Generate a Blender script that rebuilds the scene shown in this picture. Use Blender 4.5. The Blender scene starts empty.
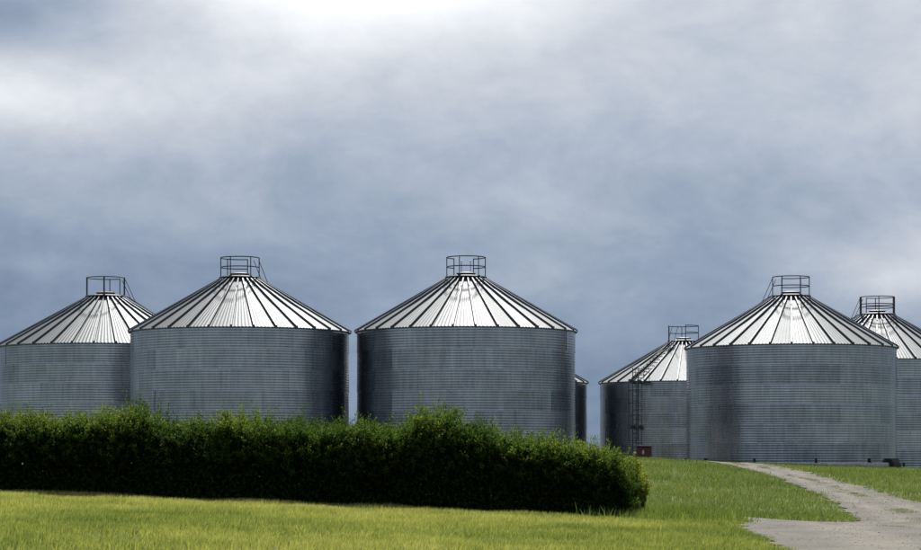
import bpy, math, random
import numpy as np
from math import sin, cos, pi, radians as R

random.seed(7)
rng = np.random.default_rng(11)
scene = bpy.context.scene
C = scene.collection

# ------------------------------------------------------------------ camera
cam_d = bpy.data.cameras.new('camera')
cam_d.sensor_width = 36.0
cam_d.lens = 89.9
cam_d.shift_y = 0.2009
cam_d.clip_start = 0.5
cam_d.clip_end = 12000
cam = bpy.data.objects.new('camera', cam_d)
cam.location = (0, 0, 1.6)
cam.rotation_euler = (R(90), 0, 0)
C.objects.link(cam)
scene.camera = cam

# ------------------------------------------------------------------ sun, sky, exposure
SUN_EL, SUN_AZ = 47.0, 5.0          # degrees; azimuth measured from +Y towards +X
sun_vec = (cos(R(SUN_EL)) * sin(R(SUN_AZ)), cos(R(SUN_EL)) * cos(R(SUN_AZ)), sin(R(SUN_EL)))
sl = bpy.data.lights.new('sun', 'SUN')
sl.energy = 4.6
sl.angle = R(3.0)
sl.color = (1.0, 0.955, 0.87)
sun = bpy.data.objects.new('sun', sl)
sun.rotation_euler = (R(90 - SUN_EL), 0, R(180 - SUN_AZ))
sun.location = (0, 40, 60)
C.objects.link(sun)

scene.view_settings.view_transform = 'Standard'
scene.view_settings.look = 'None'
scene.view_settings.exposure = 1.0
scene.view_settings.gamma = 1.0
scene.view_settings.use_curve_mapping = False


class NT:
    """small helper round a node tree"""
    def __init__(self, tree):
        self.t = tree
        self.t.nodes.clear()

    def n(self, kind, **kw):
        nd = self.t.nodes.new(kind)
        ins = kw.pop('ins', {})
        for k, v in kw.items():
            setattr(nd, k, v)
        for k, v in ins.items():
            if hasattr(v, 'node'):
                self.t.links.new(v, nd.inputs[k])
            else:
                nd.inputs[k].default_value = v
        return nd

    def link(self, a, b):
        self.t.links.new(a, b)

    def math(self, op, a, b=None, c=None, clamp=False):
        nd = self.n('ShaderNodeMath', operation=op, use_clamp=clamp)
        for i, v in enumerate((a, b, c)):
            if v is None:
                continue
            if hasattr(v, 'node'):
                self.t.links.new(v, nd.inputs[i])
            else:
                nd.inputs[i].default_value = v
        return nd.outputs[0]

    def vmath(self, op, a, b=None):
        nd = self.n('ShaderNodeVectorMath', operation=op)
        for i, v in enumerate((a, b)):
            if v is None:
                continue
            if hasattr(v, 'node'):
                self.t.links.new(v, nd.inputs[i])
            else:
                nd.inputs[i].default_value = v
        return nd

    def noise(self, vec, scale, detail=4, rough=0.5, dist=0.0):
        nd = self.n('ShaderNodeTexNoise', ins={'Scale': scale, 'Detail': detail, 'Roughness': rough, 'Distortion': dist})
        if vec is not None:
            self.link(vec, nd.inputs['Vector'])
        return nd

    def ramp(self, fac, stops, interp='LINEAR'):
        nd = self.n('ShaderNodeValToRGB')
        cr = nd.color_ramp
        cr.interpolation = interp
        while len(cr.elements) < len(stops):
            cr.elements.new(0.5)
        for e, (p, c) in zip(cr.elements, stops):
            e.position = p
            e.color = (c[0], c[1], c[2], 1) if hasattr(c, '__len__') else (c, c, c, 1)
        self.link(fac, nd.inputs['Fac'])
        return nd.outputs['Color']

    def mixc(self, fac, a, b, blend='MIX'):
        nd = self.n('ShaderNodeMix', data_type='RGBA', blend_type=blend)
        for i, v in ((0, fac), (6, a), (7, b)):
            if hasattr(v, 'node'):
                self.link(v, nd.inputs[i])
            else:
                if i == 0:
                    nd.inputs[0].default_value = v
                else:
                    nd.inputs[i].default_value = (v[0], v[1], v[2], 1)
        return nd.outputs[2]

    def maprange(self, v, a, b, c=0.0, d=1.0, smooth=True):
        nd = self.n('ShaderNodeMapRange', interpolation_type='SMOOTHSTEP' if smooth else 'LINEAR')
        nd.inputs['From Min'].default_value = a
        nd.inputs['From Max'].default_value = b
        nd.inputs['To Min'].default_value = c
        nd.inputs['To Max'].default_value = d
        self.link(v, nd.inputs['Value'])
        return nd.outputs['Result']


world = bpy.data.worlds.new('World')
scene.world = world
world.use_nodes = True
w = NT(world.node_tree)
tc = w.n('ShaderNodeTexCoord')
D = tc.outputs['Generated']
sep = w.n('ShaderNodeSeparateXYZ', ins={0: D})
dx, dy, dz = sep.outputs
# cloud noise in direction space, flattened towards the horizon
mapA = w.n('ShaderNodeMapping', ins={0: D})
mapA.inputs['Scale'].default_value = (4.2, 4.2, 8.5)
mapA.inputs['Location'].default_value = (1.3, 0.4, 2.1)
nA = w.noise(mapA.outputs[0], 1.6, 10, 0.60, 0.35).outputs['Fac']
mapB = w.n('ShaderNodeMapping', ins={0: D})
mapB.inputs['Scale'].default_value = (12.0, 12.0, 21.0)
mapB.inputs['Location'].default_value = (5.2, 1.9, 0.6)
nB = w.noise(mapB.outputs[0], 1.5, 9, 0.62, 0.30).outputs['Fac']
mapC = w.n('ShaderNodeMapping', ins={0: D})
mapC.inputs['Scale'].default_value = (3.0, 3.0, 5.0)
mapC.inputs['Location'].default_value = (0.2, 3.9, 7.6)
nC = w.noise(mapC.outputs[0], 1.0, 3, 0.5, 0.2).outputs['Fac']
mapD = w.n('ShaderNodeMapping', ins={0: D})
mapD.inputs['Scale'].default_value = (30.0, 30.0, 44.0)
mapD.inputs['Rotation'].default_value = (0.0, R(14), 0.0)
nD = w.noise(mapD.outputs[0], 1.4, 6, 0.58, 0.4).outputs['Fac']
# thickness of the cloud deck: dark blue-grey near the horizon, paler higher up
level = w.math('MINIMUM', dz, 0.21)
for nz, amp in ((nA, 0.17), (nC, 0.10), (nB, 0.15), (nD, 0.075)):
    level = w.math('ADD', level, w.math('MULTIPLY', w.math('SUBTRACT', nz, 0.5), amp))


def bank(x, y, wx, wy, amp):
    """a thinner (brighter) or thicker (darker) bank of cloud in the direction of the view"""
    global level
    v = ((x - 460.5) / 2300, 1.0, (460 - y) / 2300)
    L = math.sqrt(sum(c * c for c in v))
    df = w.vmath('SUBTRACT', D, [c / L for c in v])
    sc = w.vmath('MULTIPLY', df.outputs[0], (2300 / wx, 2300 / wx, 2300 / wy))
    q = w.vmath('DOT_PRODUCT', sc.outputs[0], sc.outputs[0]).outputs['Value']
    f = w.math('EXPONENT', w.math('MULTIPLY', q, -1.0))
    level = w.math('ADD', level, w.math('MULTIPLY', f, amp))


bank(375, -30, 200, 66, 0.27)
bank(40, 90, 130, 36, 0.135)
bank(330, 90, 420, 90, 0.03)
bank(-10, 5, 170, 42, -0.15)
bank(915, 272, 110, 42, 0.15)
bank(60, 310, 260, 80, -0.04)
bank(620, 300, 260, 90, -0.03)
bank(32, 263, 30, 12, 0.05)
deck = w.ramp(w.math('ADD', level, 0.130), [
    (0.00, (0.125, 0.180, 0.285)), (0.14, (0.175, 0.240, 0.360)), (0.21, (0.262, 0.335, 0.455)),
    (0.27, (0.375, 0.440, 0.545)), (0.34, (0.530, 0.575, 0.650)), (0.42, (0.720, 0.760, 0.815)),
    (0.55, (1.030, 1.040, 1.050))])
# deck glows round the sun; its unseen side behind is raised to brighten walls
sdot = w.vmath('DOT_PRODUCT', D, sun_vec).outputs['Value']
glow = w.math('POWER', w.math('MAXIMUM', sdot, 0.0), 9.0)
back = w.maprange(sdot, -0.6, 0.6, 1.25, 1.0)
deck = w.mixc(1.0, deck, w.n('ShaderNodeCombineXYZ', ins={0: back, 1: back, 2: back}).outputs[0], 'MULTIPLY')
gl = w.math('MULTIPLY', glow, 0.6)
deck = w.mixc(1.0, deck, w.mixc(1.0, (1.0, 0.98, 0.94), w.n('ShaderNodeCombineXYZ', ins={0: gl, 1: gl, 2: gl}).outputs[0], 'MULTIPLY'), 'ADD')

sky = w.n('ShaderNodeTexSky', sky_type='NISHITA', sun_disc=False, sun_elevation=R(SUN_EL),
          sun_rotation=R(SUN_AZ), altitude=600, air_density=1.0, dust_density=1.2, ozone_density=1.0)
skyc = w.mixc(1.0, sky.outputs[0], (0.16, 0.16, 0.16), 'MULTIPLY')
cover = w.maprange(w.math('ADD', nA, w.math('MULTIPLY', nB, 0.25)), 0.30, 0.52, 0.85, 1.0)
final = w.mixc(cover, skyc, deck)
bg = w.n('ShaderNodeBackground', ins={'Color': final, 'Strength': 0.5})
wo = w.n('ShaderNodeOutputWorld', ins={0: bg.outputs[0]})

# ------------------------------------------------------------------ tags
def tag(o, label=None, cat=None, group=None, kind=None):
    if label: o['label'] = label
    if cat: o['category'] = cat
    if group: o['group'] = group
    if kind: o['kind'] = kind
    return o


def empty(name, loc, parent=None):
    o = bpy.data.objects.new(name, None)
    o.empty_display_size = 0.3
    o.location = loc
    C.objects.link(o)
    if parent: o.parent = parent
    return o


def mesh_from(name, verts, faces, mat=None, smooth=False):
    m = bpy.data.meshes.new(name)
    m.from_pydata(verts, [], faces)
    m.update()
    if smooth:
        m.polygons.foreach_set('use_smooth', [True] * len(m.polygons))
    if mat: m.materials.append(mat)
    return m


def link(name, me, parent=None, loc=None, rotz=0.0):
    o = bpy.data.objects.new(name, me)
    if loc: o.location = loc
    o.rotation_euler[2] = rotz
    C.objects.link(o)
    if parent: o.parent = parent
    return o


class MB:
    def __init__(self):
        self.v, self.f = [], []

    def add(self, vs, fs):
        b = len(self.v)
        self.v += [tuple(p) for p in vs]
        self.f += [tuple(i + b for i in f) for f in fs]

    def tube(self, pts, r, sides=6, closed=False):
        n = len(pts)
        rings = []
        for i, p in enumerate(pts):
            p = np.array(p, float)
            if closed:
                t = np.array(pts[(i + 1) % n], float) - np.array(pts[i - 1], float)
            else:
                t = np.array(pts[min(i + 1, n - 1)], float) - np.array(pts[max(i - 1, 0)], float)
            t /= np.linalg.norm(t)
            ref = np.array((0, 0, 1.0)) if abs(t[2]) < 0.9 else np.array((1.0, 0, 0))
            a = np.cross(t, ref); a /= np.linalg.norm(a)
            b = np.cross(t, a)
            rr = r[i] if hasattr(r, '__len__') else r
            rings.append([p + rr * (a * cos(2 * pi * k / sides) + b * sin(2 * pi * k / sides)) for k in range(sides)])
        vs = [q for rg in rings for q in rg]
        fs = []
        m = n if closed else n - 1
        for i in range(m):
            j = (i + 1) % n
            for k in range(sides):
                l = (k + 1) % sides
                fs.append((i * sides + k, i * sides + l, j * sides + l, j * sides + k))
        if not closed:
            fs.append(tuple(range(sides))[::-1])
            fs.append(tuple((n - 1) * sides + k for k in range(sides)))
        self.add(vs, fs)

    def box(self, c, s, rz=0.0):
        ca, sa = cos(rz), sin(rz)
        vs = []
        for z in (-1, 1):
            for y in (-1, 1):
                for x in (-1, 1):
                    px, py = x * s[0] / 2, y * s[1] / 2
                    vs.append((c[0] + px * ca - py * sa, c[1] + px * sa + py * ca, c[2] + z * s[2] / 2))
        self.add(vs, [(0, 2, 3, 1), (4, 5, 7, 6), (0, 1, 5, 4), (2, 6, 7, 3), (0, 4, 6, 2), (1, 3, 7, 5)])

    def lathe(self, prof, seg=64):
        """prof: list of (r, z); closed round the axis"""
        vs, fs = [], []
        n = len(prof)
        for k in range(seg):
            a = 2 * pi * k / seg
            for r, z in prof:
                vs.append((r * sin(a), -r * cos(a), z))
        for k in range(seg):
            l = (k + 1) % seg
            for i in range(n - 1):
                fs.append((k * n + i, l * n + i, l * n + i + 1, k * n + i + 1))
        self.add(vs, fs)

    def mesh(self, name, mat, smooth=False):
        return mesh_from(name, self.v, self.f, mat, smooth)

    def build(self, name, mat, parent=None, smooth=False, loc=None, rotz=0.0):
        return link(name, self.mesh(name, mat, smooth), parent, loc, rotz)


def pol(r, a, z):
    """polar point of a bin: angle 0 faces the camera, positive turns right"""
    return (r * sin(a), -r * cos(a), z)

# ------------------------------------------------------------------ materials
def new_mat(name):
    m = bpy.data.materials.new(name)
    m.use_nodes = True
    t = NT(m.node_tree)
    return m, t


def out(t, shader):
    t.n('ShaderNodeOutputMaterial', ins={0: shader})


def metal(name, lo, hi, rough=(0.30, 0.48), metallic=0.92, streak=True, rand=0.35, bump=0.15):
    m, t = new_mat(name)
    oc = t.n('ShaderNodeTexCoord').outputs['Object']
    geo = t.n('ShaderNodeNewGeometry').outputs['Position']
    oi = t.n('ShaderNodeObjectInfo')
    info = oi.outputs['Random']
    tone = t.n('ShaderNodeSeparateColor', ins={0: oi.outputs['Color']}).outputs[0]
    offs = t.n('ShaderNodeCombineXYZ', ins={0: t.math('MULTIPLY', info, 37.0), 1: t.math('MULTIPLY', info, 71.0), 2: 0.0}).outputs[0]
    p = t.vmath('ADD', geo, offs).outputs[0]
    big = t.noise(p, 0.9, 4, 0.6).outputs['Fac']
    fine = t.noise(p, 14.0, 4, 0.65).outputs['Fac']
    f = t.math('ADD', t.math('MULTIPLY', big, 0.55), t.math('MULTIPLY', fine, 0.25))
    if streak:
        mp = t.n('ShaderNodeMapping', ins={0: p})
        mp.inputs['Scale'].default_value = (3.2, 3.2, 0.22)
        st = t.noise(mp.outputs[0], 1.8, 5, 0.6).outputs['Fac']
        f = t.math('ADD', f, t.math('MULTIPLY', t.math('SUBTRACT', st, 0.5), 0.55))
    f = t.math('ADD', f, t.math('MULTIPLY', t.math('SUBTRACT', info, 0.5), rand))
    f = t.math('ADD', f, t.math('SUBTRACT', tone, 1.0))
    col = t.ramp(f, [(0.05, lo), (0.8, hi)])
    ro = t.maprange(t.math('ADD', fine, t.math('MULTIPLY', t.math('SUBTRACT', info, 0.5), 0.3)), 0.2, 0.8, rough[0], rough[1])
    bp = t.n('ShaderNodeBump', ins={'Strength': bump, 'Distance': 0.02, 'Height': big})
    b = t.n('ShaderNodeBsdfPrincipled', ins={'Base Color': col, 'Metallic': metallic, 'Roughness': ro, 'Normal': bp.outputs[0]})
    out(t, b.outputs[0])
    return m


def paint(name, col, rough=0.55, metallic=0.0, var=0.25):
    m, t = new_mat(name)
    geo = t.n('ShaderNodeNewGeometry').outputs['Position']
    n1 = t.noise(geo, 6.0, 5, 0.65).outputs['Fac']
    c = t.mixc(t.maprange(n1, 0.3, 0.75), [k * (1 - var) for k in col], [min(1, k * (1 + var)) for k in col])
    b = t.n('ShaderNodeBsdfPrincipled', ins={'Base Color': c, 'Metallic': metallic, 'Roughness': rough})
    out(t, b.outputs[0])
    return m


M_wall = metal('galvanised wall sheet', (0.135, 0.153, 0.186), (0.410, 0.438, 0.490), (0.24, 0.34), 0.97, rand=0.05)
M_roof = metal('galvanised roof sheet', (0.036, 0.044, 0.054), (0.060, 0.069, 0.081), (0.56, 0.66), 0.92, streak=False, rand=0.25, bump=0.05)
M_rib = metal('shade toned roof rib', (0.034, 0.047, 0.064), (0.066, 0.083, 0.105), (0.5, 0.65), 0.6, streak=False, rand=0.2)  # dark tone stands in for the shaded sides of the ribs
M_trim = metal('dark eave trim', (0.09, 0.10, 0.12), (0.18, 0.20, 0.23), (0.5, 0.65), 0.5, streak=False, rand=0.1)
M_rail = paint('dark grey steel rail', (0.035, 0.036, 0.042), 0.6, 0.3)
M_rust = paint('rusty brown lid steel', (0.07, 0.032, 0.025), 0.75, 0.1, 0.4)
M_conc = paint('pale concrete', (0.33, 0.32, 0.30), 0.85, 0.0, 0.25)
M_red = paint('dark red enamel', (0.050, 0.006, 0.007), 0.5, 0.0, 0.35)
M_white = paint('pale plate', (0.40, 0.33, 0.33), 0.6, 0.0, 0.1)
M_ladder = paint('grey galvanised ladder', (0.050, 0.056, 0.066), 0.5, 0.6)
M_black = paint('black rubberised steel', (0.012, 0.012, 0.014), 0.95, 0.0, 0.3)


def foliage_mat(name, ramp, translucency=0.45, rough=0.7, spec=0.12):
    """leaf and blade colour from the per-blade value 'tint' (0..1)"""
    m, t = new_mat(name)
    at = t.n('ShaderNodeAttribute', attribute_name='tint').outputs['Fac']
    c = t.ramp(at, ramp)
    b = t.n('ShaderNodeBsdfPrincipled', ins={'Base Color': c, 'Roughness': rough, 'Specular IOR Level': spec})
    tr = t.n('ShaderNodeBsdfTranslucent', ins={'Color': t.mixc(1.0, c, (1.15, 1.12, 0.75), 'MULTIPLY')})
    mx = t.n('ShaderNodeMixShader', ins={0: translucency, 1: b.outputs[0], 2: tr.outputs[0]})
    out(t, mx.outputs[0])
    return m


M_field = foliage_mat('field grass', [(0.0, (0.075, 0.115, 0.028)), (0.30, (0.174, 0.208, 0.056)), (0.65, (0.282, 0.296, 0.092)), (1.0, (0.400, 0.370, 0.165))], 0.5)
M_verge = foliage_mat('verge grass', [(0.0, (0.062, 0.104, 0.026)), (0.5, (0.108, 0.150, 0.042)), (1.0, (0.160, 0.190, 0.066))], 0.42)
M_lush = foliage_mat('lush grass', [(0.0, (0.060, 0.105, 0.022)), (0.6, (0.115, 0.160, 0.038)), (1.0, (0.185, 0.205, 0.060))], 0.5)
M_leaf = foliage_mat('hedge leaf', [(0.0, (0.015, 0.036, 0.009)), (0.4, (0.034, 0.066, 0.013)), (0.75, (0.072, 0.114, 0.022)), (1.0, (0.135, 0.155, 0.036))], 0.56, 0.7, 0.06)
M_lit_leaf = foliage_mat('yellow green sunlit hedge leaf', [(0.0, (0.080, 0.110, 0.012)), (0.6, (0.140, 0.172, 0.018)), (1.0, (0.215, 0.215, 0.025))], 0.5)
M_twig = paint('dark brown twig', (0.018, 0.014, 0.011), 0.95, 0.0, 0.4)

m, t = new_mat('turf ground')
geo = t.n('ShaderNodeNewGeometry').outputs['Position']
n1 = t.noise(geo, 0.35, 5, 0.6).outputs['Fac']
n2 = t.noise(geo, 9.0, 5, 0.7).outputs['Fac']
c = t.ramp(t.math('ADD', t.math('MULTIPLY', n1, 0.5), t.math('MULTIPLY', n2, 0.5)),
           [(0.25, (0.040, 0.055, 0.016)), (0.5, (0.070, 0.088, 0.024)), (0.75, (0.105, 0.110, 0.038))])
bp = t.n('ShaderNodeBump', ins={'Strength': 0.8, 'Distance': 0.08, 'Height': n2})
out(t, t.n('ShaderNodeBsdfPrincipled', ins={'Base Color': c, 'Roughness': 0.9, 'Specular IOR Level': 0.1, 'Normal': bp.outputs[0]}).outputs[0])
M_turf = m

m, t = new_mat('gravel track')
geo = t.n('ShaderNodeNewGeometry').outputs['Position']
acr = t.n('ShaderNodeAttribute', attribute_name='across').outputs['Fac']
n1 = t.noise(geo, 0.5, 5, 0.6).outputs['Fac']
n2 = t.noise(geo, 7.0, 6, 0.7).outputs['Fac']
vor = t.n('ShaderNodeTexVoronoi', ins={'Vector': geo, 'Scale': 30.0})
stone = vor.outputs['Color']
sg = t.n('ShaderNodeSeparateColor', ins={0: stone}).outputs[0]
f = t.math('ADD', t.math('MULTIPLY', n1, 0.50), t.math('MULTIPLY', n2, 0.38))
f = t.math('ADD', f, t.math('MULTIPLY', sg, 0.15))
# two wheel tracks worn paler and smoother
tr1 = t.math('SUBTRACT', 1.0, t.maprange(t.math('ABSOLUTE', t.math('SUBTRACT', acr, 0.30)), 0.05, 0.16))
tr2 = t.math('SUBTRACT', 1.0, t.maprange(t.math('ABSOLUTE', t.math('SUBTRACT', acr, 0.70)), 0.05, 0.16))
trk = t.math('ADD', tr1, tr2)
f = t.math('ADD', f, t.math('MULTIPLY', trk, 0.11))
c = t.ramp(f, [(0.36, (0.042, 0.039, 0.035)), (0.49, (0.064, 0.060, 0.053)), (0.60, (0.088, 0.081, 0.069)), (0.74, (0.128, 0.117, 0.096))])
bp = t.n('ShaderNodeBump', ins={'Strength': 0.22, 'Distance': 0.01, 'Height': t.math('ADD', n2, t.math('MULTIPLY', vor.outputs['Distance'], -0.8))})
out(t, t.n('ShaderNodeBsdfPrincipled', ins={'Base Color': c, 'Roughness': 0.92, 'Specular IOR Level': 0.15, 'Normal': bp.outputs[0]}).outputs[0])
M_gravel = m

# ------------------------------------------------------------------ terrain
def sstep(a, b, v):
    q = np.clip((v - a) / (b - a), 0, 1)
    return q * q * (3 - 2 * q)


def terrain(x, y):
    x = np.asarray(x, float); y = np.asarray(y, float)
    A = np.interp(x, [-40, -20, -13, 5, 12, 30, 60], [1.3, 0.98, 0.74, 0.0, -0.12, -0.25, -0.3])
    B = np.interp(x, [-40, -18, 2, 16, 24, 60], [2.1, 2.05, 1.95, 1.30, 1.05, 0.9])
    Cc = np.interp(x, [-40, -8, 2, 16, 26, 60], [1.6, 1.5, 0.6, 0.6, 1.1, 1.0])
    near = sstep(0, 28, y)
    A = A * (0.35 + 0.65 * near)
    lin = np.clip((y - 66) / 42.0, 0, 1)
    w1 = 0.75 * lin + 0.25 * sstep(66, 108, y)
    z = A * (1 - w1) + B * w1
    w2 = sstep(116, 148, y)
    z = z * (1 - w2) + Cc * w2
    w3 = sstep(170, 420, np.hypot(x, y))
    z = z * (1 - w3) + 0.4 * w3
    b = 0.018 * np.sin(x * 1.7 + 0.6 * y) + 0.016 * np.sin(y * 1.1 - 0.9 * x + 1.3) + 0.012 * np.sin(2.6 * y + 0.4 * x)
    return z + b * (1 - sstep(150, 220, np.hypot(x, y)))


def axis(lo, hi, step, far, g=1.22):
    core = list(np.arange(lo, hi + 1e-6, step))
    s, p = step, hi
    while p < far:
        s *= g; p += s; core.append(p)
    s, p = step, lo
    while p > -far:
        s *= g; p -= s; core.insert(0, p)
    return np.array(core)


def set_mesh(name, V, F, mat, smooth=False, attrs=None):
    """fast mesh build: V (n,3), F (m,k) with k = 3 or 4, attrs: {name: per-vertex float}"""
    me = bpy.data.meshes.new(name)
    k = F.shape[1]
    me.vertices.add(len(V)); me.vertices.foreach_set('co', V.astype(np.float32).ravel())
    me.loops.add(F.size); me.loops.foreach_set('vertex_index', F.astype(np.int32).ravel())
    me.polygons.add(len(F))
    me.polygons.foreach_set('loop_start', np.arange(0, F.size, k, dtype=np.int32))
    me.polygons.foreach_set('loop_total', np.full(len(F), k, dtype=np.int32))
    if smooth:
        me.polygons.foreach_set('use_smooth', np.ones(len(F), dtype=bool))
    for an, av in (attrs or {}).items():
        a = me.attributes.new(an, 'FLOAT', 'POINT')
        a.data.foreach_set('value', av.astype(np.float32))
    me.update(calc_edges=True)
    me.materials.append(mat)
    return me


gx = axis(-34, 34, 0.55, 5000)
gy = axis(2, 165, 0.55, 6000)
GX, GY = np.meshgrid(gx, gy)
V = np.stack([GX, GY, terrain(GX, GY)], -1).reshape(-1, 3)
nx, ny = len(gx), len(gy)
I = (np.arange(ny - 1)[:, None] * nx + np.arange(nx - 1)[None, :]).ravel()
F = np.stack([I, I + 1, I + nx + 1, I + nx], 1)
ground = link('ground', set_mesh('ground', V, F, M_turf, True))
tag(ground, 'gently sloping grassy ground rising towards the bins', 'ground', kind='structure')

# ------------------------------------------------------------------ gravel track
LY = [10, 30, 40, 46, 54, 58.5, 60.2, 61.0, 61.6, 62.4, 63.6, 66.2, 70, 79, 92, 100, 105, 109, 112, 115, 119, 135]
LX = [3.2, 5.1, 5.75, 6.1, 6.7, 7.1, 7.6, 8.8, 9.9, 10.6, 11.0, 11.35, 11.8, 12.45, 12.6, 12.3, 11.9, 11.1, 9.8, 7.9, 6.9, 6.9]
RY = [10, 40, 55, 66, 74, 86, 98.7, 104, 108, 111, 114, 118, 135]
RX = [9.0, 12.5, 14.6, 15.3, 15.1, 15.0, 14.8, 14.5, 13.9, 13.0, 11.9, 10.8, 10.4]


def road_l(y):
    return np.interp(y, LY, LX) + 0.10 * np.sin(3.1 * y) + 0.07 * np.sin(7.3 * y + 1)


def road_r(y):
    return np.interp(y, RY, RX) + 0.12 * np.sin(2.7 * y + 2) + 0.07 * np.sin(6.1 * y)


ys = np.unique(np.concatenate([np.arange(10, 62, 0.4), np.arange(62, 67, 0.12), np.arange(67, 134, 0.4)]))
us = np.linspace(0, 1, 19)
U, YY = np.meshgrid(us, ys)
XX = road_l(YY) * (1 - U) + road_r(YY) * U
ZZ = terrain(XX, YY) + 0.030 - 0.02 * (np.exp(-((U - 0.3) / 0.09) ** 2) + np.exp(-((U - 0.7) / 0.09) ** 2)) * 0.6
V = np.stack([XX, YY, ZZ], -1).reshape(-1, 3)
nx, ny = len(us), len(ys)
I = (np.arange(ny - 1)[:, None] * nx + np.arange(nx - 1)[None, :]).ravel()
F = np.stack([I, I + 1, I + nx + 1, I + nx], 1)
# short spur that turns off to the left behind the end of the hedge
SP = np.array([(10.6, 59.6), (9.3, 60.6), (8.0, 62.0), (6.9, 64.0), (5.7, 66.6), (4.0, 70.0)])
SW = np.array([1.5, 1.35, 1.15, 1.0, 0.9, 0.8])
tq = np.linspace(0, 5, 60)
cx_, cy_, cw_ = (np.interp(tq, range(6), a_) for a_ in (SP[:, 0], SP[:, 1], SW))
k_ = np.ones(9) / 9
sm = lambda a_: np.convolve(np.pad(a_, 4, mode='edge'), k_, 'valid')
cx_, cy_ = sm(cx_), sm(cy_)
tx_, ty_ = np.gradient(cx_), np.gradient(cy_)
tl_ = np.hypot(tx_, ty_)
su_ = np.linspace(0, 1, 11)
o_ = (su_[None, :] - 0.5) * 2 * (cw_ + 0.12 * np.sin(tq * 5.3))[:, None]
PX = cx_[:, None] - ty_[:, None] / tl_[:, None] * o_
PY = cy_[:, None] + tx_[:, None] / tl_[:, None] * o_
PZ = terrain(PX, PY) + 0.020
V2 = np.stack([PX, PY, PZ], -1).reshape(-1, 3)
I2 = (np.arange(59)[:, None] * 11 + np.arange(10)[None, :]).ravel() + len(V)
F2 = np.stack([I2, I2 + 11, I2 + 12, I2 + 1], 1)
acr_ = np.concatenate([U.ravel(), np.tile(su_, 60)])
track = link('gravel_track', set_mesh('gravel_track', np.concatenate([V, V2]), np.concatenate([F, F2]), M_gravel, True, {'across': acr_}))
tag(track, 'grey gravel track bending up towards the bins', 'track', kind='structure')


def on_road(x, y, margin=0.0):
    r = (x > road_l(y) - margin) & (x < road_r(y) + margin) & (y < 134)
    for px_, py_, pw_ in zip(cx_, cy_, cw_):
        r = r | (np.hypot(x - px_, y - py_) < pw_ * 0.95 + margin)
    return r

# loose stones on the track
n = 3500
sy = rng.uniform(38, 106, n) ** 1.0
su = rng.uniform(-0.04, 1.04, n)
sx = road_l(sy) * (1 - su) + road_r(sy) * su
keep = np.abs(sx) < 0.2 * sy + 4
sx, sy = sx[keep], sy[keep]; n = len(sx)
sz = terrain(sx, sy) + 0.03
rad = rng.uniform(0.008, 0.020, n) * (1 + 1.2 * (rng.random(n) > 0.95))
ang = rng.uniform(0, 2 * pi, n)
base = np.array([(1, 0, 0), (0, 1, 0), (-1, 0, 0), (0, -1, 0), (0, 0, 1), (0, 0, -0.6)], float)
V = np.zeros((n, 6, 3))
ca, sa = np.cos(ang)[:, None], np.sin(ang)[:, None]
jit = rng.uniform(0.7, 1.25, (n, 6))
V[:, :, 0] = sx[:, None] + rad[:, None] * jit * (base[None, :, 0] * ca - base[None, :, 1] * sa)
V[:, :, 1] = sy[:, None] + rad[:, None] * jit * (base[None, :, 0] * sa + base[None, :, 1] * ca)
V[:, :, 2] = sz[:, None] + rad[:, None] * jit * base[None, :, 2] * 0.35
ft = np.array([(0, 1, 4), (1, 2, 4), (2, 3, 4), (3, 0, 4), (1, 0, 5), (2, 1, 5), (3, 2, 5), (0, 3, 5)])
F = (ft[None] + (np.arange(n) * 6)[:, None, None]).reshape(-1, 3)
M_stone = paint('loose stone', (0.10, 0.09, 0.08), 0.9, 0.0, 0.3)
stones = link('loose_gravel', set_mesh('loose_gravel', V.reshape(-1, 3), F, M_stone))
tag(stones, 'loose stones scattered over the gravel track', 'gravel', kind='stuff')

# ------------------------------------------------------------------ grain bins
RB, HB, NR, NS, NP = 5.5, 6.0, 6, 12, 32
RING = HB / NR
EAVE_R, PEAK_R, SLOPE = 5.59, 1.0, math.tan(R(30.0))


def roof_z(r):
    return HB + 0.02 + (EAVE_R - r) * SLOPE


def wall_sheet_mesh():
    waves, seg, cols = 8, 6, 6
    half = pi / NS + 0.006
    vs, fs = [], []
    rows = waves * seg + 1
    for i in range(rows):
        q = i / (rows - 1)
        z = q * (RING + 0.03) - 0.03
        r = RB + 0.0025 * cos(2 * pi * q * waves) + 0.010 * (1 - q) - 0.004
        for j in range(cols + 1):
            a = -half + 2 * half * j / cols
            vs.append(pol(r, a, z))
    k = cols + 1
    for i in range(rows - 1):
        for j in range(cols):
            fs.append((i * k + j, i * k + j + 1, (i + 1) * k + j + 1, (i + 1) * k + j))
    return mesh_from('wall_sheet', vs, fs, M_wall, True)


def roof_panel_mesh():
    half = pi / NP - 0.002
    waves, seg = 6, 4
    cols = waves * seg
    rr = [EAVE_R + 0.03, 3.6, 2.2, PEAK_R - 0.12]
    vs, fs = [], []
    for r in rr:
        for j in range(cols + 1):
            q = j / cols
            a = -half + 2 * half * q
            vs.append(pol(r, a, roof_z(r) + 0.016 * (0.35 + 0.65 * r / EAVE_R) * max(-0.35, cos(2 * pi * q * waves))))
    k = cols + 1
    for i in range(len(rr) - 1):
        for j in range(cols):
            fs.append((i * k + j, i * k + j + 1, (i + 1) * k + j + 1, (i + 1) * k + j))
    return mesh_from('roof_panel', vs, fs, M_roof, True)


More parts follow.
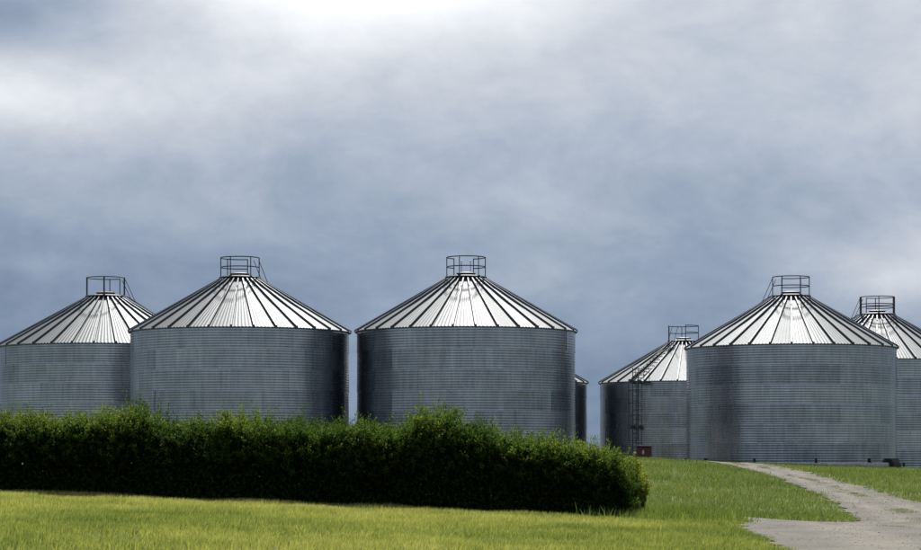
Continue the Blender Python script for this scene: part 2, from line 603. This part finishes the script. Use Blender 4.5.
def roof_rib_mesh():
    """standing rib: a trapezoid section running from the eave to the peak ring"""
    vs, fs = [], []
    for r, s in ((EAVE_R + 0.045, 1.0), (3.2, 0.95), (PEAK_R - 0.05, 0.8)):
        z = roof_z(r)
        for px, pz in ((-0.055, -0.01), (-0.036, 0.105), (0.036, 0.105), (0.055, -0.01)):
            vs.append((px * s, -r - pz * 0.0, z + pz))
    for i in range(2):
        for j in range(4):
            l = (j + 1) % 4
            fs.append((i * 4 + j, i * 4 + l, (i + 1) * 4 + l, (i + 1) * 4 + j))
    fs += [(3, 2, 1, 0), (8, 9, 10, 11)]
    return mesh_from('roof_rib', vs, fs, M_rib)


ME_sheet, ME_panel, ME_rib = wall_sheet_mesh(), roof_panel_mesh(), roof_rib_mesh()

mb = MB(); mb.lathe([(RB - 0.02, HB - 0.05), (EAVE_R - 0.03, HB - 0.05), (EAVE_R + 0.005, HB - 0.04), (EAVE_R + 0.005, HB - 0.005), (RB - 0.02, HB + 0.05)], 96)
ME_eave = mb.mesh('eave_trim', M_trim, False)
mb = MB(); mb.lathe([(RB + 0.16, -1.1), (RB + 0.16, -0.05), (RB + 0.12, -0.02), (RB - 0.25, -0.02)], 72)
ME_found = mb.mesh('foundation', M_conc, False)
zt = roof_z(PEAK_R) + 0.115
mb = MB(); mb.lathe([(PEAK_R + 0.04, zt - 0.03), (PEAK_R + 0.06, zt), (PEAK_R + 0.02, zt + 0.035), (0.50, zt + 0.10), (0.46, zt + 0.10), (0.46, zt - 0.02), (PEAK_R + 0.04, zt - 0.03)], 48)
ME_peak = mb.mesh('peak_ring', M_roof, False)
mb = MB(); mb.lathe([(PEAK_R - 0.1, zt - 0.06), (PEAK_R - 0.14, zt - 0.35)], 48)  # black band paints in the dark of the gap under the peak ring
ME_gap_shade = mb.mesh('vent_gap_shade', M_black, False)


def lid_mesh(mat):
    mb = MB(); mb.lathe([(0.45, zt + 0.10), (0.45, zt + 0.17), (0.49, zt + 0.17), (0.49, zt + 0.205), (0.30, zt + 0.245), (0.0, zt + 0.26)], 32)
    return mb.mesh('peak_lid', mat, False)


ME_lid_dark, ME_lid_rust = lid_mesh(M_rail), lid_mesh(M_rust)
mb = MB(); mb.box((0, -RB - 0.045, 0.07), (0.07, 0.10, 0.25)); mb.box((0, -RB - 0.07, -0.03), (0.16, 0.15, 0.03))
ME_anchor = mb.mesh('anchor_bracket', M_black)


def guard_rail(bn, posts, heights, top=1.02, rp=0.97, thick=(), both=True):
    """posts: angles (degrees) in walking order round the peak, the gap lies between the last and the first"""
    mb = MB()
    path = []
    for a0, a1 in zip(posts[:-1], posts[1:]):
        d = (a1 - a0 + 180) % 360 - 180
        k = max(2, int(abs(d) / 9))
        path += [a0 + d * i / k for i in range(k)]
    path.append(posts[-1])
    for h in heights:
        mb.tube([pol(rp, R(a), zt + h) for a in path], 0.028, 6)
    rail = mb.build('guard_rail', M_rail, bn)
    for a in posts:
        q = MB()
        r = 0.045 if a in thick else 0.027
        q.tube([pol(rp, R(a), zt - 0.05), pol(rp, R(a), zt + top)], r, 6)
        q.box(pol(rp, R(a), zt + 0.045), (0.12, 0.12, 0.02), R(a))
        q.build('post', M_rail, rail)
    return rail


def roof_ladder(bn, a_deg, handrail=True, width=0.46):
    a = R(a_deg)
    mb = MB()
    t = np.array((cos(a), sin(a), 0.0))

    def P(r, off, lift):
        p = np.array(pol(r, a, roof_z(r) + lift)) + t * off
        return tuple(p)
    for s in (-1, 1):
        mb.tube([P(EAVE_R - 0.02, s * width / 2, 0.17), P(PEAK_R + 0.05, s * width / 2, 0.17)], 0.028, 6)
    r = EAVE_R - 0.2
    while r > PEAK_R + 0.2:
        mb.tube([P(r, -width / 2, 0.17), P(r, width / 2, 0.17)], 0.024, 5)
        r -= 0.36
    if handrail:
        for s in (-1, 1):
            p0 = np.array(pol(0.97, a, zt + 0.95)) + t * s * width / 2
            mb.tube([tuple(p0), P(1.55, s * width / 2, 0.17)], 0.017, 5)
    return mb.build('roof_ladder', M_ladder, bn)


def wall_ladder(bn, a_deg):
    a = R(a_deg)
    t = np.array((cos(a), sin(a), 0.0))
    nrm = np.array((sin(a), -cos(a), 0.0))

    def P(o, off, z):
        p = nrm * (RB + o) + t * off
        return (p[0], p[1], z)
    mb = MB()
    for s in (-1, 1):
        mb.tube([P(0.20, s * 0.22, 0.4), P(0.20, s * 0.22, HB + 0.9), P(0.0, s * 0.22, HB + 1.0)], 0.032, 6)
    z = 0.55
    while z < HB + 0.6:
        mb.tube([P(0.20, -0.22, z), P(0.20, 0.22, z)], 0.018, 5)
        z += 0.30
    lad = mb.build('wall_ladder', M_ladder, bn)
    cg = MB()
    hz = [2.2, 3.0, 3.8, 4.6, 5.4, 6.1]
    for h in hz:
        cg.tube([P(0.20 + 0.62 * sin(q), 0.38 * cos(q) * -1, h) for q in np.linspace(0, pi, 11)], 0.018, 5)
    for q in (0.45, 1.1, 2.04, 2.69):
        cg.tube([P(0.20 + 0.62 * sin(q), -0.38 * cos(q), 2.2), P(0.20 + 0.62 * sin(q), -0.38 * cos(q), 6.1)], 0.018, 5)
    cg.build('ladder_cage', M_ladder, lad)
    for h in (3.05, 5.95):
        br = MB()
        for s in (-1, 1):
            br.box(P(0.13, s * 0.27, h), (0.16, 0.30, 0.22), a)
        br.build('bracket', M_ladder, lad)
    pl = MB()
    pl.box(P(0.35, 0.62, HB - 0.10), (0.75, 0.75, 0.05), a)
    for o, off in ((0.68, 0.30), (0.68, 0.95), (0.05, 0.95)):
        pl.tube([P(o, off, HB - 0.1), P(o, off, HB + 0.75)], 0.02, 5)
    pl.tube([P(0.68, 0.30, HB + 0.74), P(0.68, 0.95, HB + 0.74), P(0.05, 0.95, HB + 0.74)], 0.018, 5)
    pl.build('landing_platform', M_ladder, lad)
    return lad


def grain_bin(loc, label, posts, heights, ladder, scale=(1, 1, 1), rot=0.0, lid=ME_lid_dark, thick=()):
    bn = empty('grain_bin', loc)
    bn.scale = scale
    tag(bn, label, 'grain bin', 'galvanised grain bins')
    for i in range(NR):
        ring_tone = random.uniform(-0.09, 0.09)
        for j in range(NS):
            o = link('wall_sheet', ME_sheet, bn, (0, 0, i * RING), (j + 0.5 * (i % 2)) * 2 * pi / NS + rot)
            s = 1 + random.uniform(-0.0012, 0.0012)
            o.scale = (s, s, 1)
            tn_ = 1.0 + ring_tone + random.uniform(-0.07, 0.07)
            o.color = (tn_, tn_, tn_, 1)
            o.rotation_euler[0] = random.uniform(-0.0009, 0.0009)
    off = rot
    for j in range(NP):
        link('roof_panel', ME_panel, bn, None, (j + 0.5) * 2 * pi / NP + off)
        link('roof_rib', ME_rib, bn, None, j * 2 * pi / NP + off)
    link('eave_trim', ME_eave, bn)
    link('foundation', ME_found, bn)
    pk = link('peak_ring', ME_peak, bn)
    link('vent_gap_shade', ME_gap_shade, pk)
    link('peak_lid', lid, pk)
    for j in range(11):
        link('anchor_bracket', ME_anchor, bn, None, R(j * 360 / 11 + 5))
    guard_rail(bn, posts, heights, thick=thick)
    if ladder is not None:
        roof_ladder(bn, ladder)
    return bn


b1 = grain_bin((-19.7, 127.7, 1.63), 'grain bin at far left whose top rail has no middle bar', [140, 176, -90, 4, 90], [1.0], 118,
               (1.07, 1.07, 1.03), rot=0.05, lid=ME_lid_rust, thick=(-90, 4, 90))
b2 = grain_bin((-11.15, 116.3, 2.03), 'second grain bin from the left, with a dark reflection on its right side', [162, -134, -90, -24, 39, 90], [0.52, 1.0], 128, rot=0.02)
b3 = grain_bin((0.28, 116.0, 2.03), 'large grain bin rising behind the middle of the hedge', [157, 90, 40, -20, -90, -141], [0.52, 1.0], 180, rot=0.08)
b7 = grain_bin((2.78, 150.8, 0.62), 'grain bin almost wholly hidden behind the large middle bin', [157, 90, 40, -20, -90, -141], [0.52, 1.0], 180)
b4 = grain_bin((14.7, 151.5, 0.64), 'distant grain bin with a ladder up its wall and roof', [-90, -178, 90, 2], [0.55, 1.0], -40, rot=0.03, thick=(-90,))
wall_ladder(b4, -38)
b5 = grain_bin((17.47, 121.6, 1.48), 'large grain bin standing in full view at the end of the gravel track', [-158, 140, 90, 22, -37, -90], [0.52, 1.0], -122, rot=0.06)
b6 = grain_bin((24.1, 133.0, 1.23), 'grain bin at the right edge, cut off by the frame', [-150, 176, 98, 82, -5, -82, -98], [0.40, 0.58, 1.0], -122, rot=0.01, thick=(82, 98, -82, -98))

# unloading boot at the foot of the bin by the track
a = R(66)
mb = MB()
vs, fs = [], []
for o, wd_, h1 in ((-0.05, 0.62, 0.20), (0.22, 0.60, 0.16), (0.36, 0.56, -0.05)):
    for s_ in (-1, 1):
        for h in (-0.7, h1):
            vs.append((s_ * wd_, -(RB + o), h))
for i in range(2):
    q, p = i * 4, (i + 1) * 4
    fs += [(q, p, p + 1, q + 1), (q + 2, q + 3, p + 3, p + 2), (q + 1, p + 1, p + 3, q + 3)]
fs.append((8, 10, 11, 9))
mb.add(vs, fs)
mb.build('unloading_boot', M_black, b5, rotz=R(60))

# dark red equipment box near the foot of the ladder
def equipment_box():
    x, y = 10.15, 127.5
    z = float(terrain(x, y))
    e = empty('equipment_box', (x, y, z - 0.02))
    tag(e, 'dark red metal box with a white plate below the bin ladder', 'equipment box')
    mb = MB()
    wd, dp, h0, h1 = 0.84, 0.60, 0.14, 1.05
    vs, fs = [], []
    for zz, ins in ((h0, 0.03), (h0 + 0.03, 0.0), (h1 - 0.04, 0.0), (h1, 0.04)):
        for sx_, sy_ in ((-1, -1), (1, -1), (1, 1), (-1, 1)):
            vs.append((sx_ * (wd / 2 - ins), sy_ * (dp / 2 - ins), zz))
    for i in range(3):
        for j in range(4):
            l = (j + 1) % 4
            fs.append((i * 4 + j, i * 4 + l, (i + 1) * 4 + l, (i + 1) * 4 + j))
    fs += [(3, 2, 1, 0), (12, 13, 14, 15)]
    mb.add(vs, fs)
    mb.build('housing', M_red, e)
    lid = MB(); lid.box((0, -0.02, h1 + 0.02), (wd + 0.06, dp + 0.10, 0.04)); lid.build('lid', M_red, e)
    pl = MB(); pl.add([(-0.10, -dp / 2 - 0.012, 0.66), (0.0, -dp / 2 - 0.012, 0.64), (0.01, -dp / 2 - 0.012, 0.80), (-0.04, -dp / 2 - 0.012, 0.90), (-0.10, -dp / 2 - 0.012, 0.80)], [(0, 1, 2, 3, 4)])
    pl.build('plate', M_white, e)
    for sx_ in (-1, 1):
        lg = MB()
        for sy_ in (-1, 1):
            lg.box((sx_ * 0.34, sy_ * 0.22, 0.08), (0.07, 0.07, 0.17))
        lg.box((sx_ * 0.34, 0, 0.02), (0.08, 0.62, 0.04))
        lg.build('skid', M_black, e)


equipment_box()

# ------------------------------------------------------------------ hedge
def vnoise(x, y, s, seed):
    """smooth value noise, 0..1"""
    tab = np.random.default_rng(seed).random((256, 256))
    x = np.asarray(x) / s + 1000.37; y = np.asarray(y) / s + 1000.71
    xi, yi = np.floor(x).astype(int), np.floor(y).astype(int)
    fx, fy = x - xi, y - yi
    fx = fx * fx * (3 - 2 * fx); fy = fy * fy * (3 - 2 * fy)
    g = lambda i, j: tab[i % 256, j % 256]
    return (g(xi, yi) * (1 - fx) + g(xi + 1, yi) * fx) * (1 - fy) + (g(xi, yi + 1) * (1 - fx) + g(xi + 1, yi + 1) * fx) * fy


def leaves(P, Dv, L, W, tint):
    """diamond leaves at points P growing along unit vectors Dv"""
    n = len(P)
    up = rng.normal(size=(n, 3))
    S = np.cross(Dv, up); S /= np.linalg.norm(S, axis=1)[:, None] + 1e-9
    N = np.cross(S, Dv)
    V = np.zeros((n, 4, 3))
    V[:, 0] = P
    V[:, 1] = P + Dv * (L * 0.45)[:, None] + S * (W / 2)[:, None] + N * (W * 0.18)[:, None]
    V[:, 2] = P + Dv * L[:, None]
    V[:, 3] = P + Dv * (L * 0.45)[:, None] - S * (W / 2)[:, None] + N * (W * 0.18)[:, None]
    return V.reshape(-1, 3), np.arange(n * 4).reshape(-1, 4), np.repeat(tint, 4)


# the crest: metres above ground along the hedge
HX = [-24, -13.2, -12.0, -10.9, -10.0, -9.4, -8.9, -8.3, -7.4, -6.6, -4.6, -3.4, -2.5, -1.8, -1.1, -0.5, 0.3, 0.9, 1.3, 1.8, 2.9, 3.6, 4.3, 4.9, 5.35]
HZ = [3.2, 2.92, 2.80, 2.97, 3.08, 3.16, 3.00, 2.80, 2.98, 2.76, 2.74, 2.62, 2.60, 2.68, 2.94, 3.00, 2.96, 2.70, 2.42, 2.34, 2.26, 2.02, 1.82, 1.55, 1.15]
HX = [v * 0.93 for v in HX]
HZ = [1.6 + (v - 1.6) * 0.93 for v in HZ]
HY0, HY1 = 60.6, 63.5


def hedge():
    g0 = float(terrain(-9, 62.0))
    root = empty('hedge', (-9, 62.0, g0))
    tag(root, 'long dense green hedge running across in front of the bins', 'hedge')
    inv = np.array((-9, 62.0, g0))
    # shoots: leafy twigs that fan up and outward from the hedge's inside
    ns = 12500
    nc = 300
    cxs = rng.uniform(-21, 4.42, nc); cys = rng.uniform(HY0 + 0.35, HY1 - 0.35, nc); chh = rng.normal(0, 0.17, nc); ctint = rng.normal(0, 0.13, nc)
    ci = rng.integers(0, nc, ns)
    x0 = np.clip(cxs[ci] + rng.normal(0, 0.17, ns), -21.4, 4.52)
    y0 = np.clip(cys[ci] + rng.normal(0, 0.20, ns), HY0 + 0.3, HY1 - 0.3)
    crest = np.interp(x0, HX, HZ) - 0.06 + 0.34 * (vnoise(x0, y0, 0.7, 3) - 0.5) + 0.20 * (vnoise(x0, y0, 0.28, 4) - 0.5) + chh[ci]
    gz = terrain(x0, y0)
    # rounded cross section and rounded right end
    v = (y0 - (HY0 + HY1) / 2) / ((HY1 - HY0) / 2)
    dome = 1 - 0.30 * np.abs(v) ** 3
    H = (crest - gz) * dome
    ez = np.clip((4.95 - x0) / 0.9, 0.25, 1) ** 0.5
    H *= ez
    kind = rng.random(ns)
    top = kind < 0.55
    tipz = np.where(top, gz + H * rng.uniform(0.86, 1.0, ns), gz + H * (0.50 + 0.45 * rng.random(ns) ** 0.7))
    spike = (rng.random(ns) < 0.11) & top
    tipz += np.where(spike, rng.uniform(0.06, 0.38, ns), 0)
    # side shoots lean out of the front (or back) face
    side = np.where(rng.random(ns) < 0.72, -1.0, 1.0)
    leny = np.where(top, rng.normal(0, 0.16, ns), side * rng.uniform(0.25, 0.75, ns))
    y0 = np.where(top, y0, np.where(side < 0, HY0 + rng.uniform(0.35, 1.0, ns), HY1 - rng.uniform(0.35, 1.0, ns)))
    lenx = rng.normal(0, 0.16, ns)
    endsh = (x0 > 3.9)
    lenx = np.where(endsh, lenx + rng.uniform(0.0, 0.35, ns), lenx)
    LS = np.where(top, rng.uniform(0.60, 1.0, ns), rng.uniform(0.50, 0.85, ns))
    tip = np.stack([x0 + lenx, y0 + leny, tipz], 1)
    bz = np.where(top, tipz - LS, tipz - LS * rng.uniform(0.0, 0.5, ns))
    root_p = np.stack([x0, y0, np.maximum(bz, gz + 0.1)], 1)
    nl = 30
    lf = np.linspace(0.10, 1.0, nl)
    P = root_p[:, None, :] * (1 - lf)[None, :, None] + tip[:, None, :] * lf[None, :, None]
    ax = tip - root_p
    ax /= np.linalg.norm(ax, axis=1)[:, None] + 1e-9
    rnd = rng.normal(size=(ns, nl, 3)); rnd /= np.linalg.norm(rnd, axis=2)[:, :, None]
    DV = ax[:, None, :] * 0.95 + rnd * 0.70 + np.array((0, 0, 0.12))
    DV /= np.linalg.norm(DV, axis=2)[:, :, None]
    P = P + rnd * 0.03
    Lf = rng.uniform(0.055, 0.105, (ns, nl)) * (1.1 - 0.3 * lf[None, :])
    Wf = Lf * rng.uniform(0.34, 0.48, (ns, nl))
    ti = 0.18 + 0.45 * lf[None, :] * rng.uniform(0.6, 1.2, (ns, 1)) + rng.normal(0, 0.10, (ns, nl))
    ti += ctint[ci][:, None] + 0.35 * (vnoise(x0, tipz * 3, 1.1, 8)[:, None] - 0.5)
    keep = (P[:, :, 2] > terrain(P[:, :, 0], P[:, :, 1]) + 0.05)
    P, DV, Lf, Wf, ti = P[keep], DV[keep], Lf[keep], Wf[keep], np.clip(ti[keep], 0, 1)
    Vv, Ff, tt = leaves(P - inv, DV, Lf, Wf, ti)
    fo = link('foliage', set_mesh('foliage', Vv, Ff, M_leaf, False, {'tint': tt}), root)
    fo['kind'] = 'stuff'
    # inner leaf mass, its dark tint paints in the shade inside the hedge
    ni = 200000
    xi = rng.uniform(-21, 4.5, ni); yi = rng.uniform(HY0 + 0.30, HY1 - 0.3, ni)
    gi = terrain(xi, yi)
    hi = (np.interp(xi, HX, HZ) - gi) * np.clip((4.95 - xi) / 0.9, 0.25, 1) ** 0.5
    zi = gi + hi * (0.02 + 0.85 * rng.random(ni) ** 1.35)
    dv = rng.normal(size=(ni, 3)); dv /= np.linalg.norm(dv, axis=1)[:, None]
    L = rng.uniform(0.09, 0.16, ni)
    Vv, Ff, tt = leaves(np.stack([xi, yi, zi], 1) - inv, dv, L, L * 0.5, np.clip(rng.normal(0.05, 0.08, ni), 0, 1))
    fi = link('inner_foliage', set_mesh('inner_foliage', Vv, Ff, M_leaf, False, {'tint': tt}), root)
    fi['kind'] = 'stuff'
    # many thin stems rising from the ground
    mb = MB()
    for k in range(300):
        x = random.uniform(-21, 4.4); y = random.uniform(HY0 + 0.75, HY1 - 0.3)
        g = float(terrain(x, y)); h = (float(np.interp(x, HX, HZ)) - g) * min(1, max(0.3, (4.95 - x) / 0.9)) * random.uniform(0.6, 0.9)
        bx, by = random.gauss(0, 0.22), random.gauss(0, 0.2)
        p = [(x, y, g - 0.05), (x + bx * 0.3, y + by * 0.3, g + h * 0.4), (x + bx, y + by, g + h)]
        mb.tube([tuple(np.array(q) - inv) for q in p], [0.022, 0.015, 0.006], 4)
    st = mb.build('stems', M_twig, root)
    st['kind'] = 'stuff'


hedge()


def lit_leaf_clump(cx, cy, n, h, spread, label, mat, lsize=0.09):
    g = float(terrain(cx, cy))
    root = empty('lit_leaf_clump', (cx, cy, g))
    tag(root, label, 'weed')
    st = MB()
    Ps, Ds, Ls, Ts = [], [], [], []
    for k in range(n):
        a = random.uniform(0, 2 * pi); r = spread * random.random() ** 0.6
        bx, by = r * cos(a) * 0.55, r * sin(a) * 0.55
        tx, ty, tz = r * cos(a) + random.gauss(0, 0.04), r * sin(a) + random.gauss(0, 0.04), h * random.uniform(0.55, 1.0) * (1 - 0.35 * r / spread)
        st.tube([(bx, by, -0.03), ((bx + tx) / 2, (by + ty) / 2, tz * 0.6), (tx, ty, tz)], [0.008, 0.006, 0.003], 4)
        for i in range(26):
            q = random.uniform(0.45, 1.0)
            p = (bx + (tx - bx) * q, by + (ty - by) * q, tz * q)
            d = np.array((random.gauss(0, 1), random.gauss(0, 1), random.uniform(0.0, 1.3))); d /= np.linalg.norm(d)
            Ps.append(p); Ds.append(d); Ls.append(lsize * random.uniform(0.7, 1.3)); Ts.append(min(1, max(0, 0.25 + 0.6 * q * random.uniform(0.5, 1.2))))
    Ps, Ds, Ls, Ts = map(np.array, (Ps, Ds, Ls, Ts))
    Vv, Ff, tt = leaves(Ps, Ds, Ls, Ls * 0.42, Ts)
    o = link('leaves', set_mesh('leaves', Vv, Ff, mat, False, {'tint': tt}), root); o['kind'] = 'stuff'
    st.build('stems', M_twig, root)


lit_leaf_clump(4.80, 62.6, 80, 2.0, 0.32, 'leaves at the right end of the hedge, coloured yellow-green as if sunlit', M_lit_leaf, 0.085)  # yellow-green colour stands in for sunlight on the hedge's end leaves

# ------------------------------------------------------------------ grass
def grass(name, xs, ys, hts, widths, tint, mat, label, lean=0.35):
    n = len(xs)
    zs = terrain(xs, ys) - 0.02
    a = rng.uniform(0, 2 * pi, n)
    wx, wy = np.cos(a) * widths / 2, np.sin(a) * widths / 2
    la = rng.uniform(0, 2 * pi, n); lm = np.abs(rng.normal(0, lean, n)) * hts
    lx, ly = np.cos(la) * lm + 0.10 * hts, np.sin(la) * lm
    V = np.zeros((n, 5, 3))
    for i, (s, q, c) in enumerate(((-1, 0, 0), (1, 0, 0), (1, 0.55, 0.35), (-1, 0.55, 0.35), (0, 1, 1))):
        ww = 0.85 if q > 0 else 1.0
        V[:, i, 0] = xs + s * wx * ww + lx * c
        V[:, i, 1] = ys + s * wy * ww + ly * c
        V[:, i, 2] = zs + hts * q * (1 - 0.25 * (lm / (hts + 1e-6)) * c)
    b = (np.arange(n) * 5)[:, None, None]
    ft = np.array([(0, 1, 2), (0, 2, 3), (3, 2, 4)])
    F = (ft[None] + b).reshape(-1, 3)
    o = link(name, set_mesh(name, V.reshape(-1, 3), F, mat, False, {'tint': np.repeat(np.clip(tint, 0, 1), 5)}))
    tag(o, label, 'grass', kind='stuff')
    return o


def in_bin(x, y):
    r = np.zeros_like(x, bool)
    for b in (b1, b2, b3, b4, b5, b6, b7):
        r |= np.hypot(x - b.location.x, y - b.location.y) < 5.75 * b.scale.x
    return r


# field in front of the hedge
n = 330000
y = 26 + (64.6 - 26) * rng.random(n) ** 0.85
x = (rng.random(n) * 2 - 1) * (0.205 * y + 3.0)
ok = ~on_road(x, y, 0.05 - 0.75 * np.clip(vnoise(x, y, 0.5, 78) - 0.45, 0, 1)) & (x < road_l(y) + 0.8) & ((y < 60.3) | (x < 7.6)) & ~((y > 60.9) & (x < 4.3))
x, y = x[ok], y[ok]
h = 0.07 + 0.07 * vnoise(x, y, 1.5, 21) + 0.07 * vnoise(x, y, 0.35, 22) + 0.04 * rng.random(len(x))
tall = np.exp(-((x - 6.0) / 1.6) ** 2 - ((y - 62.0) / 2.6) ** 2)
h *= 1 + 0.5 * tall
h *= 1 - 0.45 * np.clip(1 - (road_l(y) - x) / 0.7, 0, 1)
tn = 0.30 + 0.42 * (vnoise(x, y * 0.8, 4.5, 31) - 0.35) + 0.30 * (vnoise(x, y * 0.6, 0.9, 32) - 0.5) + 0.30 * (vnoise(x, y * 0.7, 0.3, 33) - 0.5) + 0.16 * rng.normal(size=len(x)) * 0.8
tn += 0.22 * sstep(40, 60, y) - 0.24 * sstep(-3, 7, x) - 0.25 * tall
grass('field_grass', x, y, h, rng.uniform(0.007, 0.013, len(x)), tn, M_field, 'bright yellow-green grass across the foreground field', 0.5)

# lush taller grass at the end of the hedge and beside the track
n = 26000
x = rng.uniform(3.0, 8.0, n); y = rng.uniform(56.0, 65.6, n)
ok = ~on_road(x, y, 0.02) & (rng.random(n) < np.exp(-((x - 5.9) / 1.9) ** 2 - ((y - 61.0) / 3.2) ** 2) * 0.3 + 0.9 * (vnoise(x, y, 0.9, 43) > 0.55) * np.exp(-((x - 6.0) / 1.8) ** 2 - ((y - 62.5) / 3.0) ** 2))
x, y = x[ok], y[ok]
grass('lush_grass', x, y, rng.uniform(0.18, 0.48, len(x)) * (0.7 + 0.5 * vnoise(x, y, 0.8, 41)), rng.uniform(0.012, 0.022, len(x)),
      0.35 + 0.5 * (vnoise(x, y, 1.0, 42) - 0.4) + 0.15 * rng.normal(size=len(x)), M_lush, 'tall lush grass between the hedge end and the track', 0.5)

# grass bank between hedge, track and bins
n = 120000
y = rng.uniform(60.5, 116, n); x = rng.uniform(2.0, 30.0, n)
ok = ~on_road(x, y, 0.03 - 0.75 * np.clip(vnoise(x, y, 0.5, 77) - 0.45, 0, 1)) & ~in_bin(x, y) & (x < 0.205 * y + 3) & ((y > 64.5) | (x > 7.0))
x, y = x[ok], y[ok]
h = (0.12 + 0.12 * vnoise(x, y, 1.6, 51) + 0.10 * rng.random(len(x))) * (1 - 0.5 * sstep(96, 108, y))
h *= 1 - 0.5 * np.clip(1 - np.minimum(np.abs(road_l(y) - x), np.abs(x - road_r(y))) / 0.6, 0, 1)
tn = 0.42 + 0.55 * (vnoise(x, y, 5.0, 52) - 0.5) + 0.35 * (vnoise(x, y, 1.2, 53) - 0.5) + 0.14 * rng.normal(size=len(x))
tn = np.where(x > road_r(y), tn + 0.10, tn)
grass('verge_grass', x, y, h, rng.uniform(0.014, 0.028, len(x)), tn, M_verge, 'rough green grass on the bank beside the gravel track', 0.45)

# unmown fringe round the feet of the bins
xs, ys = [], []
for b in (b5, b6, b4):
    k = 2600
    aa = rng.uniform(R(-100), R(100), k); rr = 5.72 + np.abs(rng.normal(0, 0.22, k))
    xs.append(b.location.x + rr * np.sin(aa)); ys.append(b.location.y - rr * np.cos(aa))
x, y = np.concatenate(xs), np.concatenate(ys)
ok = ~on_road(x, y, 0.0) & ~in_bin(x, y)
x, y = x[ok], y[ok]
grass('fringe_grass', x, y, rng.uniform(0.08, 0.22, len(x)) * (0.5 + vnoise(x, y, 1.3, 61)), rng.uniform(0.014, 0.026, len(x)),
      rng.normal(0.4, 0.2, len(x)), M_verge, 'longer grass left standing round the feet of the bins', 0.35)

# sparse short grass on the crown of the track
n = 14000
y = rng.uniform(50, 112, n); u = rng.normal(0.5, 0.07, n)
x = road_l(y) * (1 - u) + road_r(y) * u
ok = (vnoise(x, y * 0.5, 0.8, 91) > 0.56) & (x < 0.205 * y + 3)
x, y = x[ok], y[ok]
grass('track_grass', x, y, rng.uniform(0.05, 0.11, len(x)), rng.uniform(0.012, 0.02, len(x)), rng.normal(0.5, 0.2, len(x)), M_verge,
      'thin grass growing along the crown of the gravel track', 0.5)
